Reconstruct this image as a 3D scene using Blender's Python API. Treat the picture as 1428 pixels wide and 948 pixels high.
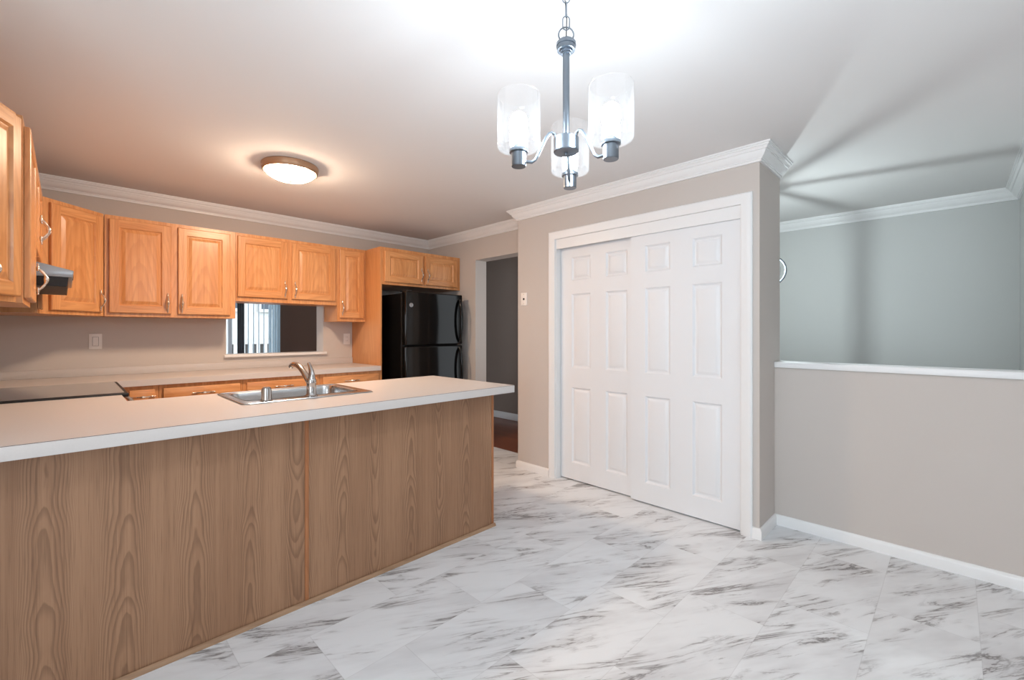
import bpy, bmesh, math, random
from mathutils import Vector, Matrix
random.seed(7)
S = bpy.context.scene
COL = S.collection
for o in list(bpy.data.objects): bpy.data.objects.remove(o)
R = math.radians
PI = math.pi

# ------------------------------------------------------------------ camera, world, lights, exposure
# world X runs along the kitchen's back wall, Y runs into the kitchen, camera foot at the origin
EYE = 1.25
cam = bpy.data.cameras.new('camera')
cam.sensor_width = 36.0; cam.lens = 36.0 * 620.0 / 1428.0
cam.shift_x = 2.0 / 1428.0; cam.shift_y = -11.0 / 1428.0
cam.clip_start = 0.02; cam.clip_end = 200
co = bpy.data.objects.new('camera', cam); COL.objects.link(co)
co.location = (0, 0, EYE); co.rotation_euler = (R(90), 0, R(-45))
S.camera = co

S.view_settings.view_transform = 'Standard'
S.view_settings.look = 'None'
S.view_settings.exposure = 0.0
S.view_settings.gamma = 1.0
S.view_settings.use_curve_mapping = False

W = bpy.data.worlds.new('world'); S.world = W; W.use_nodes = True
bg = W.node_tree.nodes['Background']
bg.inputs[0].default_value = (0.80, 0.90, 1.0, 1); bg.inputs[1].default_value = 2.5

def area_light(name, loc, rot, sx, sy, power, col):
    l = bpy.data.lights.new(name, 'AREA'); l.shape = 'RECTANGLE'; l.size = sx; l.size_y = sy
    l.energy = power; l.color = col
    o = bpy.data.objects.new(name, l); COL.objects.link(o); o.location = loc; o.rotation_euler = rot
    return o
# added fill lamp behind the camera, set at an invented dining-room window
FILL_E = 36.0
area_light('fill_side', (-1.76, -0.6, 1.35), (R(90), 0, R(-90)), 1.6, 1.5, FILL_E * 1.5, (0.83, 0.93, 1.0))
area_light('fill_den', (-1.10, 6.6, 1.4), (R(90), 0, R(-90)), 1.4, 1.5, 30.0, (0.85, 0.93, 1.0))  # unseen fill lamp added to light the den blinds and window frame
area_light('daylight_hall', (3.95, 2.80, 1.4), (R(90), 0, 0), 0.8, 1.6, 6.0, (0.88, 0.95, 1.0))
CHAND_E, CHAND_C = 205.0, (0.80, 0.91, 1.0)
DOME_E, DOME_C = 150.0, (1.0, 0.74, 0.53)
FOYER_E, FOYER_C = 3800.0, (0.84, 0.97, 1.0)

# ------------------------------------------------------------------ node and material helpers
def C(r, g, b):
    f = lambda c: (c / 12.92 if c <= 0.04045 else ((c + 0.055) / 1.055) ** 2.4)
    return (f(r / 255), f(g / 255), f(b / 255), 1)

class NT:
    def __init__(s, name):
        s.m = bpy.data.materials.new(name); s.m.use_nodes = True
        s.t = s.m.node_tree; s.b = s.t.nodes['Principled BSDF']; s.out = s.t.nodes['Material Output']
    def node(s, kind, **kw):
        n = s.t.nodes.new(kind)
        for k, v in kw.items(): setattr(n, k, v)
        return n
    def put(s, sock, v):
        if hasattr(v, 'is_output'): s.t.links.new(v, sock)
        else: sock.default_value = v
    def math(s, op, a, b=None, c=None, clamp=False):
        n = s.node('ShaderNodeMath', operation=op); n.use_clamp = clamp
        for i, v in enumerate((a, b, c)):
            if v is not None: s.put(n.inputs[i], v)
        return n.outputs[0]
    def xyz(s, v):
        n = s.node('ShaderNodeSeparateXYZ'); s.put(n.inputs[0], v); return n.outputs
    def vec(s, x, y, z):
        n = s.node('ShaderNodeCombineXYZ')
        for i, v in enumerate((x, y, z)): s.put(n.inputs[i], v)
        return n.outputs[0]
    def coord(s, which='Object'):
        return s.node('ShaderNodeTexCoord').outputs[which]
    def rnd(s):
        return s.node('ShaderNodeObjectInfo').outputs['Random']
    def noise(s, v, scale, detail=2, rough=0.5, dist=0.0, dim='3D'):
        n = s.node('ShaderNodeTexNoise', noise_dimensions=dim)
        s.put(n.inputs['Vector'], v); s.put(n.inputs['Scale'], scale); s.put(n.inputs['Detail'], detail)
        s.put(n.inputs['Roughness'], rough); s.put(n.inputs['Distortion'], dist)
        return n.outputs['Fac']
    def ramp(s, f, stops, interp='LINEAR'):
        n = s.node('ShaderNodeValToRGB'); s.put(n.inputs[0], f); r = n.color_ramp; r.interpolation = interp
        while len(r.elements) < len(stops): r.elements.new(0.5)
        for e, (p, c) in zip(r.elements, stops):
            e.position = p; e.color = c if len(c) == 4 else (*c, 1)
        return n.outputs[0]
    def grey(s, f, a, b, lo=0.0, hi=1.0):
        n = s.node('ShaderNodeMapRange'); n.interpolation_type = 'SMOOTHSTEP'
        s.put(n.inputs[0], f); s.put(n.inputs[1], a); s.put(n.inputs[2], b); s.put(n.inputs[3], lo); s.put(n.inputs[4], hi)
        return n.outputs[0]
    def mix(s, f, a, b, mode='MIX'):
        n = s.node('ShaderNodeMix', data_type='RGBA', blend_type=mode)
        s.put(n.inputs[0], f); s.put(n.inputs[6], a); s.put(n.inputs[7], b)
        return n.outputs[2]
    def bump(s, h, strength, dist=0.01):
        n = s.node('ShaderNodeBump'); s.put(n.inputs['Height'], h); n.inputs['Strength'].default_value = strength
        n.inputs['Distance'].default_value = dist
        s.t.links.new(n.outputs[0], s.b.inputs['Normal'])
    def set(s, color=None, rough=None, metal=None, spec=None, coat=None):
        for k, v in (('Base Color', color), ('Roughness', rough), ('Metallic', metal),
                     ('Specular IOR Level', spec), ('Coat Weight', coat)):
            if v is not None: s.put(s.b.inputs[k], v)
        return s.m

def plain(name, col, rough=0.5, metal=0.0, spec=0.5, var=0.04, vscale=9, bump=0.0, bscale=300, coat=None):
    n = NT(name); co_ = n.coord()
    f = n.noise(co_, vscale, 3)
    dark = tuple(c * (1 - var) for c in col[:3]) + (1,); lite = tuple(min(1, c * (1 + var)) for c in col[:3]) + (1,)
    n.set(n.mix(f, dark, lite), rough, metal, spec, coat)
    if bump: n.bump(n.noise(co_, bscale, 2), bump, 0.002)
    return n.m

def emis(name, col, e):
    n = NT(name); n.set((*col[:3], 1), 0.4)
    n.put(n.b.inputs['Emission Color'], (*col[:3], 1)); n.put(n.b.inputs['Emission Strength'], e)
    return n.m

def clear_glass(name, tint=(1, 1, 1), gloss=0.5, base=0.02, seed=True, haze=0.0):
    """thin clear glass: see-through with a Fresnel sheen (and small bubbles for seeded glass)"""
    n = NT(name)
    tr = n.node('ShaderNodeBsdfTransparent'); tr.inputs[0].default_value = (*tint, 1)
    gl = n.node('ShaderNodeBsdfGlossy'); gl.inputs['Roughness'].default_value = 0.03
    fr = n.node('ShaderNodeLayerWeight'); fr.inputs[0].default_value = 0.25
    lw = n.node('ShaderNodeLayerWeight'); lw.inputs[0].default_value = 0.5
    f = n.math('MULTIPLY_ADD', fr.outputs['Fresnel'], gloss, base, clamp=True)
    if seed:
        b = n.noise(n.coord(), 60, 1)
        f = n.math('ADD', f, n.grey(b, 0.68, 0.78, 0, 0.18), clamp=True)
    see = tr.outputs[0]
    if haze:       # seeded glass scatters a little of the bulb's light
        tl = n.node('ShaderNodeBsdfTranslucent'); df = n.node('ShaderNodeBsdfDiffuse'); ad = n.node('ShaderNodeMixShader'); ad.inputs[0].default_value = 0.5
        n.t.links.new(tl.outputs[0], ad.inputs[1]); n.t.links.new(df.outputs[0], ad.inputs[2])
        hz = n.node('ShaderNodeMixShader'); n.put(hz.inputs[0], n.math('MULTIPLY_ADD', lw.outputs['Facing'], haze * 2.0, haze * 0.4, clamp=True))
        n.t.links.new(tr.outputs[0], hz.inputs[1]); n.t.links.new(ad.outputs[0], hz.inputs[2]); see = hz.outputs[0]
    mx = n.node('ShaderNodeMixShader'); n.put(mx.inputs[0], f)
    n.t.links.new(see, mx.inputs[1]); n.t.links.new(gl.outputs[0], mx.inputs[2])
    n.t.links.new(mx.outputs[0], n.out.inputs[0])
    return n.m

def oak(name, axis, lite, mid, dark, strip=0.30, F=7.0, K=260.0, contrast=0.55, rough=0.35, pore=0.5, wob=1.0, irr=0.0):
    """oak with cathedral figure; axis = grain direction in object space"""
    n = NT(name); x, y, z = n.xyz(n.coord()); r = n.rnd()
    al = {'x': x, 'y': y, 'z': z}[axis]
    ac = {'x': n.math('ADD', z, n.math('MULTIPLY', y, 0.8)), 'y': n.math('ADD', x, n.math('MULTIPLY', z, 0.8)),
          'z': n.math('ADD', x, n.math('MULTIPLY', y, 0.8))}[axis]
    ac = n.math('ADD', ac, n.math('MULTIPLY', r, 3.7)); al2 = n.math('ADD', al, n.math('MULTIPLY', r, 11.3))
    # warp
    w = n.noise(n.vec(n.math('MULTIPLY', ac, 5.0), n.math('MULTIPLY', al2, 1.6), 0), 1.0, 2, 0.5)
    acw = n.math('ADD', ac, n.math('MULTIPLY', n.math('SUBTRACT', w, 0.5), 0.055 * (0.5 + 0.5 * wob)))
    if irr:      # uneven cathedral widths and uneven ring spacing
        acw = n.math('ADD', acw, n.math('MULTIPLY', n.noise(n.vec(n.math('MULTIPLY', ac, 4.3), 0.5, 0.5), 1.0, 1), 0.11 * irr))
    q = n.math('DIVIDE', acw, strip); idx = n.math('FLOOR', q)
    loc = n.math('MULTIPLY', n.math('SUBTRACT', n.math('SUBTRACT', q, idx), 0.5), strip)
    wn = n.node('ShaderNodeTexWhiteNoise', noise_dimensions='1D'); n.put(wn.inputs['W'], n.math('ADD', idx, n.math('MULTIPLY', r, 17.0)))
    rv = wn.outputs['Value']
    sgn = n.math('SUBTRACT', n.math('MULTIPLY', n.math('GREATER_THAN', rv, 0.45), 2.0), 1.0)
    g = n.math('ADD', n.math('MULTIPLY', n.math('MULTIPLY', al2, F), sgn), n.math('MULTIPLY', n.math('MULTIPLY', loc, loc), K))
    w2 = n.noise(n.vec(n.math('MULTIPLY', ac, 24.0), n.math('MULTIPLY', al2, 4.0), 3.3), 1.0, 3, 0.6)
    g = n.math('ADD', n.math('ADD', g, n.math('MULTIPLY', w2, 1.3 * wob)), n.math('MULTIPLY', rv, 9.0))
    if irr:
        g = n.math('ADD', g, n.math('MULTIPLY', n.noise(n.vec(n.math('MULTIPLY', idx, 7.7), n.math('MULTIPLY', al2, 4.0), 0), 1.0, 1), 4.2 * irr))
    fr = n.math('FRACT', g)
    # asymmetric growth ring: soft rise, sharp fall
    ring = n.math('MULTIPLY', n.grey(fr, 0.25, 0.86), n.grey(fr, 0.88, 1.0, 1.0, 0.0))
    if irr:
        ring = n.math('MULTIPLY', ring, n.grey(n.math('ABSOLUTE', loc), strip * 0.18, strip * 0.40, 1.0, 0.22))
    p1 = n.noise(n.vec(n.math('MULTIPLY', ac, 260.0), n.math('MULTIPLY', al2, 5.0), 7.1), 1.0, 2, 0.6)
    p2 = n.noise(n.vec(n.math('MULTIPLY', ac, 45.0), n.math('MULTIPLY', al2, 1.2), 1.7), 1.0, 2, 0.55)
    big = n.noise(n.vec(n.math('MULTIPLY', ac, 6.0), n.math('MULTIPLY', al2, 0.8), 5.0), 1.0, 2, 0.5)
    if irr:      # fine straight rays between the cathedrals
        p3 = n.noise(n.vec(n.math('MULTIPLY', ac, 150.0), n.math('MULTIPLY', al2, 0.9), 2.2), 1.0, 2, 0.6)
        p2 = n.math('ADD', n.math('MULTIPLY', p2, 0.45), n.math('MULTIPLY', p3, 0.55))
    base = n.mix(n.grey(n.math('ADD', n.math('MULTIPLY', p2, 0.6), n.math('MULTIPLY', big, 0.4)), 0.36, 0.64), mid, lite)
    c = n.mix(n.math('MULTIPLY', ring, contrast), base, dark)
    c = n.mix(n.math('MULTIPLY', n.grey(p1, 0.52, 0.72), pore), c, dark)
    n.set(c, rough, 0, 0.45)
    n.bump(p1, 0.06, 0.001)
    return n.m

# ------------------------------------------------------------------ materials
M = {}
WALLC = C(203, 195, 189)
M['wall'] = plain('wall_paint', WALLC, 0.75, spec=0.25, var=0.012, vscale=3, bump=0.12, bscale=220)
M['stairwall'] = plain('stair_wall_paint', C(200, 201, 199), 0.8, spec=0.2, var=0.012, vscale=3, bump=0.1, bscale=220)
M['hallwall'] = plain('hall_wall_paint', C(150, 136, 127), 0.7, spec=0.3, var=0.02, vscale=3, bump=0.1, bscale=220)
M['denwall'] = plain('den_wall_shaded', C(150, 125, 112), 0.8, spec=0.2, var=0.02, vscale=3)  # darker than the main wall paint: backlit shade put into the colour
M['ceil'] = plain('ceiling_paint', C(232, 230, 229), 0.9, spec=0.1, var=0.008, vscale=2)
M['trim'] = plain('trim_paint', C(238, 238, 238), 0.35, spec=0.45, var=0.008)
M['door'] = plain('door_paint', C(234, 235, 237), 0.4, spec=0.4, var=0.008)
M['laminate'] = plain('countertop_laminate', C(207, 200, 196), 0.34, spec=0.45, var=0.035, vscale=160)
M['seam'] = plain('laminate_seam', C(96, 84, 78), 0.6)
M['steel'] = plain('stainless_steel', C(196, 196, 196), 0.24, 1.0, var=0.05, vscale=60)
M['chrome'] = plain('brushed_chrome', C(188, 186, 184), 0.17, 1.0, var=0.03)
M['pewter'] = plain('pewter_hardware', C(222, 212, 200), 0.25, 0.9, var=0.08, vscale=120)
M['nickel'] = plain('chandelier_metal', C(128, 136, 145), 0.34, 1.0, var=0.06, vscale=40)
M['copper'] = plain('lamp_rim_bronze', C(176, 138, 108), 0.35, 0.45, var=0.05)
M['black'] = plain('black_gloss_enamel', C(14, 15, 16), 0.11, spec=0.38, var=0.1)
M['blackmat'] = plain('black_matte_plastic', C(22, 22, 23), 0.5, var=0.1)
M['hood'] = plain('hood_grey_enamel', C(150, 154, 158), 0.32, 0.4, var=0.03)
M['cookglass'] = plain('ceramic_cooktop', C(34, 33, 33), 0.05, coat=1.0, spec=0.8, var=0.05)
M['plate'] = plain('plate_plastic', C(240, 236, 232), 0.4, var=0.01)
M['dark'] = plain('dark_slot', C(30, 26, 24), 0.7)
M['darkvoid'] = plain('closet_track_dark', C(70, 66, 64), 0.8)
M['badge'] = plain('badge_silver', C(200, 202, 205), 0.3, 0.9)
M['bulb'] = emis('bulb_lit', CHAND_C, CHAND_E)
M['dome'] = emis('dome_lit', DOME_C, DOME_E)
M['foyerbulb'] = emis('foyer_bulb_lit', FOYER_C, FOYER_E)
M['shade'] = clear_glass('seeded_clear_glass', gloss=0.22, base=0.03, haze=0.007)
M['foyerglass'] = clear_glass('foyer_clear_glass', gloss=0.35, base=0.03, seed=False)
M['pane'] = clear_glass('window_glass', gloss=0.35, base=0.01, seed=False)
M['vinyl'] = plain('white_vinyl', C(232, 238, 243), 0.45, var=0.01)
def slat_material():
    n = NT('blind_slat_vinyl'); n.set(C(214, 224, 232), 0.5)
    tl = n.node('ShaderNodeBsdfTranslucent'); tl.inputs[0].default_value = C(240, 246, 250)
    mx = n.node('ShaderNodeMixShader'); mx.inputs[0].default_value = 0.88
    n.t.links.new(n.b.outputs[0], mx.inputs[1]); n.t.links.new(tl.outputs[0], mx.inputs[2]); n.t.links.new(mx.outputs[0], n.out.inputs[0])
    return n.m
M['slat'] = slat_material()
M['curtain'] = plain('curtain_grey', C(120, 130, 138), 0.8, var=0.05)
M['siding'] = plain('white_siding', C(240, 238, 235), 0.8, var=0.03)
M['houseglass'] = plain('house_window_glass', C(88, 96, 106), 0.15)
M['deckwood'] = plain('deck_dark_post', C(90, 86, 84), 0.7)
M['lawn'] = plain('lawn_ground', C(110, 120, 96), 0.9, var=0.2, vscale=3)
OL, OM, OD = C(222, 163, 110), C(206, 142, 88), C(160, 96, 50)
M['oak_v'] = oak('honey_oak_vertical', 'z', OL, OM, OD, strip=0.30, F=6.0, K=230, contrast=0.20, pore=0.30, rough=0.3)
M['oak_h'] = oak('honey_oak_horizontal', 'x', OL, OM, OD, strip=0.22, F=5.0, K=260, contrast=0.20, pore=0.30, rough=0.3)
M['oak_side'] = oak('honey_oak_side', 'z', C(212, 150, 96), C(202, 138, 85), C(176, 110, 62), strip=0.5, F=3.0, K=120, contrast=0.18, pore=0.2, rough=0.32)
M['panel'] = oak('taupe_oak_veneer', 'z', C(168, 128, 98), C(150, 111, 83), C(108, 76, 54), strip=0.20, F=6.5, K=1500, contrast=0.50, pore=0.42, rough=0.45, wob=0.8, irr=1.0)
M['panel_h'] = oak('taupe_oak_shoe', 'x', C(176, 142, 112), C(160, 126, 98), C(120, 88, 66), strip=0.2, F=5, K=200, contrast=0.3, pore=0.3, rough=0.42)
M['batten'] = oak('amber_oak_batten', 'z', C(182, 124, 82), C(168, 108, 68), C(136, 80, 46), strip=0.3, F=4, K=200, contrast=0.25, pore=0.25, rough=0.4)

def floor_material():
    n = NT('marble_vinyl_tile'); x, y, z = n.xyz(n.coord())
    TW, TL = 0.325, 0.65
    yr = n.math('DIVIDE', n.math('ADD', y, 0.072), TW); row = n.math('FLOOR', yr); fy = n.math('SUBTRACT', yr, row)
    xr = n.math('ADD', n.math('DIVIDE', x, TL), n.math('FRACT', n.math('MULTIPLY', row, 0.382)))
    col = n.math('FLOOR', xr); fx = n.math('SUBTRACT', xr, col)
    wn = n.node('ShaderNodeTexWhiteNoise', noise_dimensions='2D'); n.put(wn.inputs['Vector'], n.vec(row, col, 0))
    r1, r2, r3 = n.xyz(wn.outputs['Color'])
    a = R(-31)
    al = n.math('ADD', n.math('MULTIPLY', x, math.cos(a)), n.math('MULTIPLY', y, math.sin(a)))
    ac = n.math('SUBTRACT', n.math('MULTIPLY', y, math.cos(a)), n.math('MULTIPLY', x, math.sin(a)))
    o1, o2 = n.math('MULTIPLY', r1, 40.0), n.math('MULTIPLY', r2, 40.0)
    v1 = n.vec(n.math('ADD', n.math('MULTIPLY', al, 1.35), o1), n.math('ADD', n.math('MULTIPLY', ac, 10.0), o2), 0)
    f = n.noise(v1, 1.0, 7, 0.62, 0.9)
    thin = n.grey(n.math('ABSOLUTE', n.math('SUBTRACT', f, 0.5)), 0.0, 0.028, 1, 0)
    wide = n.grey(n.math('ABSOLUTE', n.math('SUBTRACT', f, 0.5)), 0.0, 0.13, 1, 0)
    v2 = n.vec(n.math('ADD', n.math('MULTIPLY', al, 1.8), o2), n.math('ADD', n.math('MULTIPLY', ac, 7.0), o1), 4)
    msk = n.grey(n.noise(v2, 1.0, 3, 0.6, 0.4), 0.44, 0.64)
    v3 = n.vec(n.math('ADD', n.math('MULTIPLY', al, 6.0), o2), n.math('ADD', n.math('MULTIPLY', ac, 40.0), o1), 9)
    spk = n.grey(n.noise(v3, 1.0, 5, 0.7, 0.6), 0.575, 0.70)
    cloud = n.noise(n.vec(n.math('ADD', n.math('MULTIPLY', al, 1.4), o2), n.math('ADD', n.math('MULTIPLY', ac, 5.0), o1), 2), 1.0, 4, 0.6)
    base = n.mix(n.grey(cloud, 0.42, 0.70), C(236, 238, 240), C(220, 221, 223))
    base = n.mix(n.math('MULTIPLY', r3, 0.06), base, C(214, 208, 204))
    c = n.mix(n.math('MULTIPLY', n.math('MULTIPLY', wide, msk), 0.34), base, C(158, 152, 151))
    c = n.mix(n.math('MULTIPLY', n.math('MULTIPLY', thin, msk), 0.80), c, C(88, 80, 78))
    c = n.mix(n.math('MULTIPLY', n.math('MULTIPLY', spk, msk), 0.75), c, C(98, 90, 88))
    ey = n.math('MULTIPLY', n.math('MINIMUM', fy, n.math('SUBTRACT', 1.0, fy)), TW)
    ex = n.math('MULTIPLY', n.math('MINIMUM', fx, n.math('SUBTRACT', 1.0, fx)), TL)
    e = n.math('MINIMUM', ex, ey)
    c = n.mix(n.grey(e, 0.0004, 0.0022, 0.20, 0.0), c, C(150, 148, 148))
    n.set(c, 0.33, 0, 0.35)
    return n.m
M['floor'] = floor_material()

def plank_material():
    n = NT('dark_wood_floor'); x, y, z = n.xyz(n.coord())
    row = n.math('FLOOR', n.math('DIVIDE', x, 0.085))
    wn = n.node('ShaderNodeTexWhiteNoise', noise_dimensions='1D'); n.put(wn.inputs['W'], row)
    g = n.noise(n.vec(n.math('MULTIPLY', x, 60), n.math('MULTIPLY', y, 3), wn.outputs['Value']), 1.0, 3)
    c = n.mix(n.math('ADD', n.math('MULTIPLY', g, 0.6), n.math('MULTIPLY', wn.outputs['Value'], 0.4)), C(96, 48, 28), C(150, 84, 50))
    n.set(c, 0.3, 0, 0.5)
    return n.m
M['wood_floor'] = plank_material()

# ------------------------------------------------------------------ mesh helpers
class MB:
    def __init__(s): s.bm = bmesh.new()
    def _add(s, verts, faces, mi=0):
        vs = [s.bm.verts.new(v) for v in verts]; out = []
        for f in faces:
            try:
                fc = s.bm.faces.new([vs[i] for i in f]); fc.material_index = mi; out.append(fc)
            except ValueError: pass
        return vs, out
    def box(s, x0, x1, y0, y1, z0, z1, mi=0, bev=0.0, seg=2):
        v = [(x0, y0, z0), (x1, y0, z0), (x1, y1, z0), (x0, y1, z0), (x0, y0, z1), (x1, y0, z1), (x1, y1, z1), (x0, y1, z1)]
        f = [(0, 3, 2, 1), (4, 5, 6, 7), (0, 1, 5, 4), (1, 2, 6, 5), (2, 3, 7, 6), (3, 0, 4, 7)]
        vs, fs = s._add(v, f, mi)
        if bev:
            ed = list({e for q in fs for e in q.edges})
            r = bmesh.ops.bevel(s.bm, geom=ed, offset=bev, segments=seg, profile=0.5, affect='EDGES')
            for q in r['faces']: q.material_index = mi
        return s
    def prism(s, pts, t0, t1, axis='z', mi=0, bev=0.0):
        """extrude a polygon along an axis; pts are the two other coordinates in cyclic order"""
        def mk(a, b, t):
            return {'z': (a, b, t), 'y': (a, t, b), 'x': (t, a, b)}[axis]
        n = len(pts)
        v = [mk(a, b, t0) for a, b in pts] + [mk(a, b, t1) for a, b in pts]
        f = [tuple(range(n - 1, -1, -1)), tuple(range(n, 2 * n))] + [(i, (i + 1) % n, n + (i + 1) % n, n + i) for i in range(n)]
        vs, fs = s._add(v, f, mi)
        if bev:
            ed = list({e for q in fs for e in q.edges})
            r = bmesh.ops.bevel(s.bm, geom=ed, offset=bev, segments=2, profile=0.5, affect='EDGES')
            for q in r['faces']: q.material_index = mi
        return s
    def lathe(s, prof, seg=32, c=(0, 0, 0), mi=0, mat=None):
        v, f = [], []
        for r, z in prof:
            for k in range(seg):
                a = 2 * PI * k / seg; v.append(Vector((r * math.cos(a), r * math.sin(a), z)))
        n = len(prof)
        for i in range(n - 1):
            for k in range(seg):
                k2 = (k + 1) % seg
                f.append((i * seg + k, i * seg + k2, (i + 1) * seg + k2, (i + 1) * seg + k))
        mt = (mat or Matrix.Identity(4)); cc = Vector(c)
        v = [mt @ p + cc for p in v]
        s._add(v, f, mi); return s
    def tube(s, pts, rad, seg=10, closed=False, mi=0, flat=1.0):
        pts = [Vector(p) for p in pts]; n = len(pts)
        rads = rad if isinstance(rad, (list, tuple)) else [rad] * n
        tang = []
        for i in range(n):
            a = pts[(i - 1) % n] if closed or i > 0 else pts[i]; b = pts[(i + 1) % n] if closed or i < n - 1 else pts[i]
            tang.append((b - a).normalized())
        up = Vector((0, 0, 1)) if abs(tang[0].z) < 0.9 else Vector((1, 0, 0))
        nrm = (up - tang[0] * up.dot(tang[0])).normalized(); v = []
        for i in range(n):
            nrm = (nrm - tang[i] * nrm.dot(tang[i])).normalized(); bi = tang[i].cross(nrm)
            for k in range(seg):
                a = 2 * PI * k / seg; v.append(pts[i] + nrm * (rads[i] * math.cos(a)) + bi * (rads[i] * flat * math.sin(a)))
        f = []
        for i in range(n if closed else n - 1):
            j = (i + 1) % n
            for k in range(seg):
                k2 = (k + 1) % seg; f.append((i * seg + k, i * seg + k2, j * seg + k2, j * seg + k))
        if not closed:
            f.append(tuple(range(seg - 1, -1, -1))); f.append(tuple((n - 1) * seg + k for k in range(seg)))
        s._add(v, f, mi); return s
    def cells(s, xs, ys, keep, t0, t1, mp, mi=0):
        """slab made of grid cells (with holes): mp(a,b,t) -> point"""
        vs = {}
        def V(i, j, k):
            if (i, j, k) not in vs: vs[(i, j, k)] = s.bm.verts.new(mp(xs[i], ys[j], (t0, t1)[k]))
            return vs[(i, j, k)]
        nx, ny = len(xs) - 1, len(ys) - 1
        K = lambda i, j: 0 <= i < nx and 0 <= j < ny and keep((xs[i] + xs[i + 1]) / 2, (ys[j] + ys[j + 1]) / 2)
        def F(*q):
            fc = s.bm.faces.new(q); fc.material_index = mi
        for i in range(nx):
            for j in range(ny):
                if not K(i, j): continue
                F(V(i, j, 0), V(i, j + 1, 0), V(i + 1, j + 1, 0), V(i + 1, j, 0))
                F(V(i, j, 1), V(i + 1, j, 1), V(i + 1, j + 1, 1), V(i, j + 1, 1))
                if not K(i - 1, j): F(V(i, j, 0), V(i, j, 1), V(i, j + 1, 1), V(i, j + 1, 0))
                if not K(i + 1, j): F(V(i + 1, j, 0), V(i + 1, j + 1, 0), V(i + 1, j + 1, 1), V(i + 1, j, 1))
                if not K(i, j - 1): F(V(i, j, 0), V(i + 1, j, 0), V(i + 1, j, 1), V(i, j, 1))
                if not K(i, j + 1): F(V(i, j + 1, 0), V(i, j + 1, 1), V(i + 1, j + 1, 1), V(i + 1, j + 1, 0))
        return s
    def sweep(s, path, prof, z0, mi=0, closed=False):
        """sweep a profile (out, up) along a plan polyline; 'out' is to the right of travel, mitred corners"""
        P = [Vector((a, b)) for a, b in path]; n = len(P); offs = []
        def rn(a, b):
            d = (b - a).normalized(); return Vector((d.y, -d.x))
        for i in range(n):
            if i == 0: offs.append(rn(P[0], P[1]))
            elif i == n - 1: offs.append(rn(P[-2], P[-1]))
            else:
                a, b = rn(P[i - 1], P[i]), rn(P[i], P[i + 1]); m = (a + b)
                offs.append(m / (1 + a.dot(b)))
        v = [(P[i].x + offs[i].x * o, P[i].y + offs[i].y * o, z0 + u) for i in range(n) for o, u in prof]
        k = len(prof); f = []
        for i in range(n - 1):
            for j in range(k):
                j2 = (j + 1) % k; f.append((i * k + j, i * k + j2, (i + 1) * k + j2, (i + 1) * k + j))
        f.append(tuple(range(k))); f.append(tuple((n - 1) * k + j for j in range(k - 1, -1, -1)))
        s._add(v, f, mi); return s
    def xform(s, m):
        bmesh.ops.transform(s.bm, matrix=m, verts=s.bm.verts); return s
    def build(s, name, mats, parent=None, loc=None, rz=None, angle=35, struct=False):
        bmesh.ops.recalc_face_normals(s.bm, faces=s.bm.faces)
        for f in s.bm.faces: f.smooth = True
        for e in s.bm.edges:
            if len(e.link_faces) == 2 and e.calc_face_angle(0) > R(angle): e.smooth = False
        me = bpy.data.meshes.new(name); s.bm.to_mesh(me); s.bm.free()
        if not isinstance(mats, (list, tuple)): mats = [mats]
        for m in mats: me.materials.append(m)
        o = bpy.data.objects.new(name, me); COL.objects.link(o)
        if parent: o.parent = parent
        if loc is not None: o.location = loc
        if rz is not None: o.rotation_euler = (0, 0, rz)
        if struct: o['kind'] = 'structure'
        return o

def tag(o, label, cat, group=None):
    o['label'] = label; o['category'] = cat
    if group: o['group'] = group
    return o
def thing(name, label, cat, loc, rz=0.0, group=None):
    o = bpy.data.objects.new(name, None); COL.objects.link(o); o.empty_display_size = 0.1
    o.location = loc; o.rotation_euler = (0, 0, rz)
    return tag(o, label, cat, group)
def copy_child(src, parent, loc=None):
    c = src.copy(); COL.objects.link(c); c.parent = parent
    if loc is not None: c.location = loc
    return c

# ------------------------------------------------------------------ plan
ZC = 2.37
XL, YB, XR = -0.43, 4.63, 3.20          # kitchen left wall, back wall, right wall
CX, CY0, CY1 = 2.958, 0.834, 2.860      # closet front plane, its near and far corners
HX0, HX1 = 3.275, 3.395                 # half wall
FX, SY = 5.22, -0.354                   # stairwell far wall, stairwell side wall
DX, DY = -1.80, -2.40                   # dining room extents behind the camera
mpx = lambda a, b, t: (t, a, b)         # wall standing on a line of constant x
mpy = lambda a, b, t: (a, t, b)
mpz = lambda a, b, t: (a, b, t)

# floor: marble vinyl everywhere in kitchen and dining room
b = MB()
b.cells([DX, XL, 3.30], [DY, 1.7, YB], lambda x, y: not (x < XL and y > 1.7), -0.08, 0.0, mpz)
b.build('floor', M['floor'], struct=True)
MB().box(3.30, 4.60, 2.70, 5.6, -0.08, -0.004).build('floor_hall', M['wood_floor'], struct=True)
MB().box(3.395, 5.35, -0.47, 2.66, -1.6, -1.5).build('floor_stair', M['wood_floor'], struct=True)
MB().box(-1.2, 4.40, 4.80, 7.6, -0.08, 0.0).build('floor_den', M['wood_floor'], struct=True)
MB().box(DX - 0.1, 5.35, DY - 0.1, 7.7, ZC, ZC + 0.1).build('ceiling', M['ceil'], struct=True)

# back wall with the pass-through
PX0, PX1, PZ0, PZ1 = 1.017, 1.884, 1.045, 1.525
MB().cells([XL - 0.1, PX0, PX1, XR + 0.16], [-0.05, PZ0, PZ1, ZC], lambda x, z: not (PX0 < x < PX1 and PZ0 < z < PZ1), YB, YB + 0.17, mpy).build('wall_back', M['wall'], struct=True)
# ledge of the pass-through
MB().box(PX0 - 0.02, PX1 + 0.03, YB - 0.03, YB + 0.19, 1.022, 1.047, bev=0.004).build('trim_ledge', M['trim'], struct=True)
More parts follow.
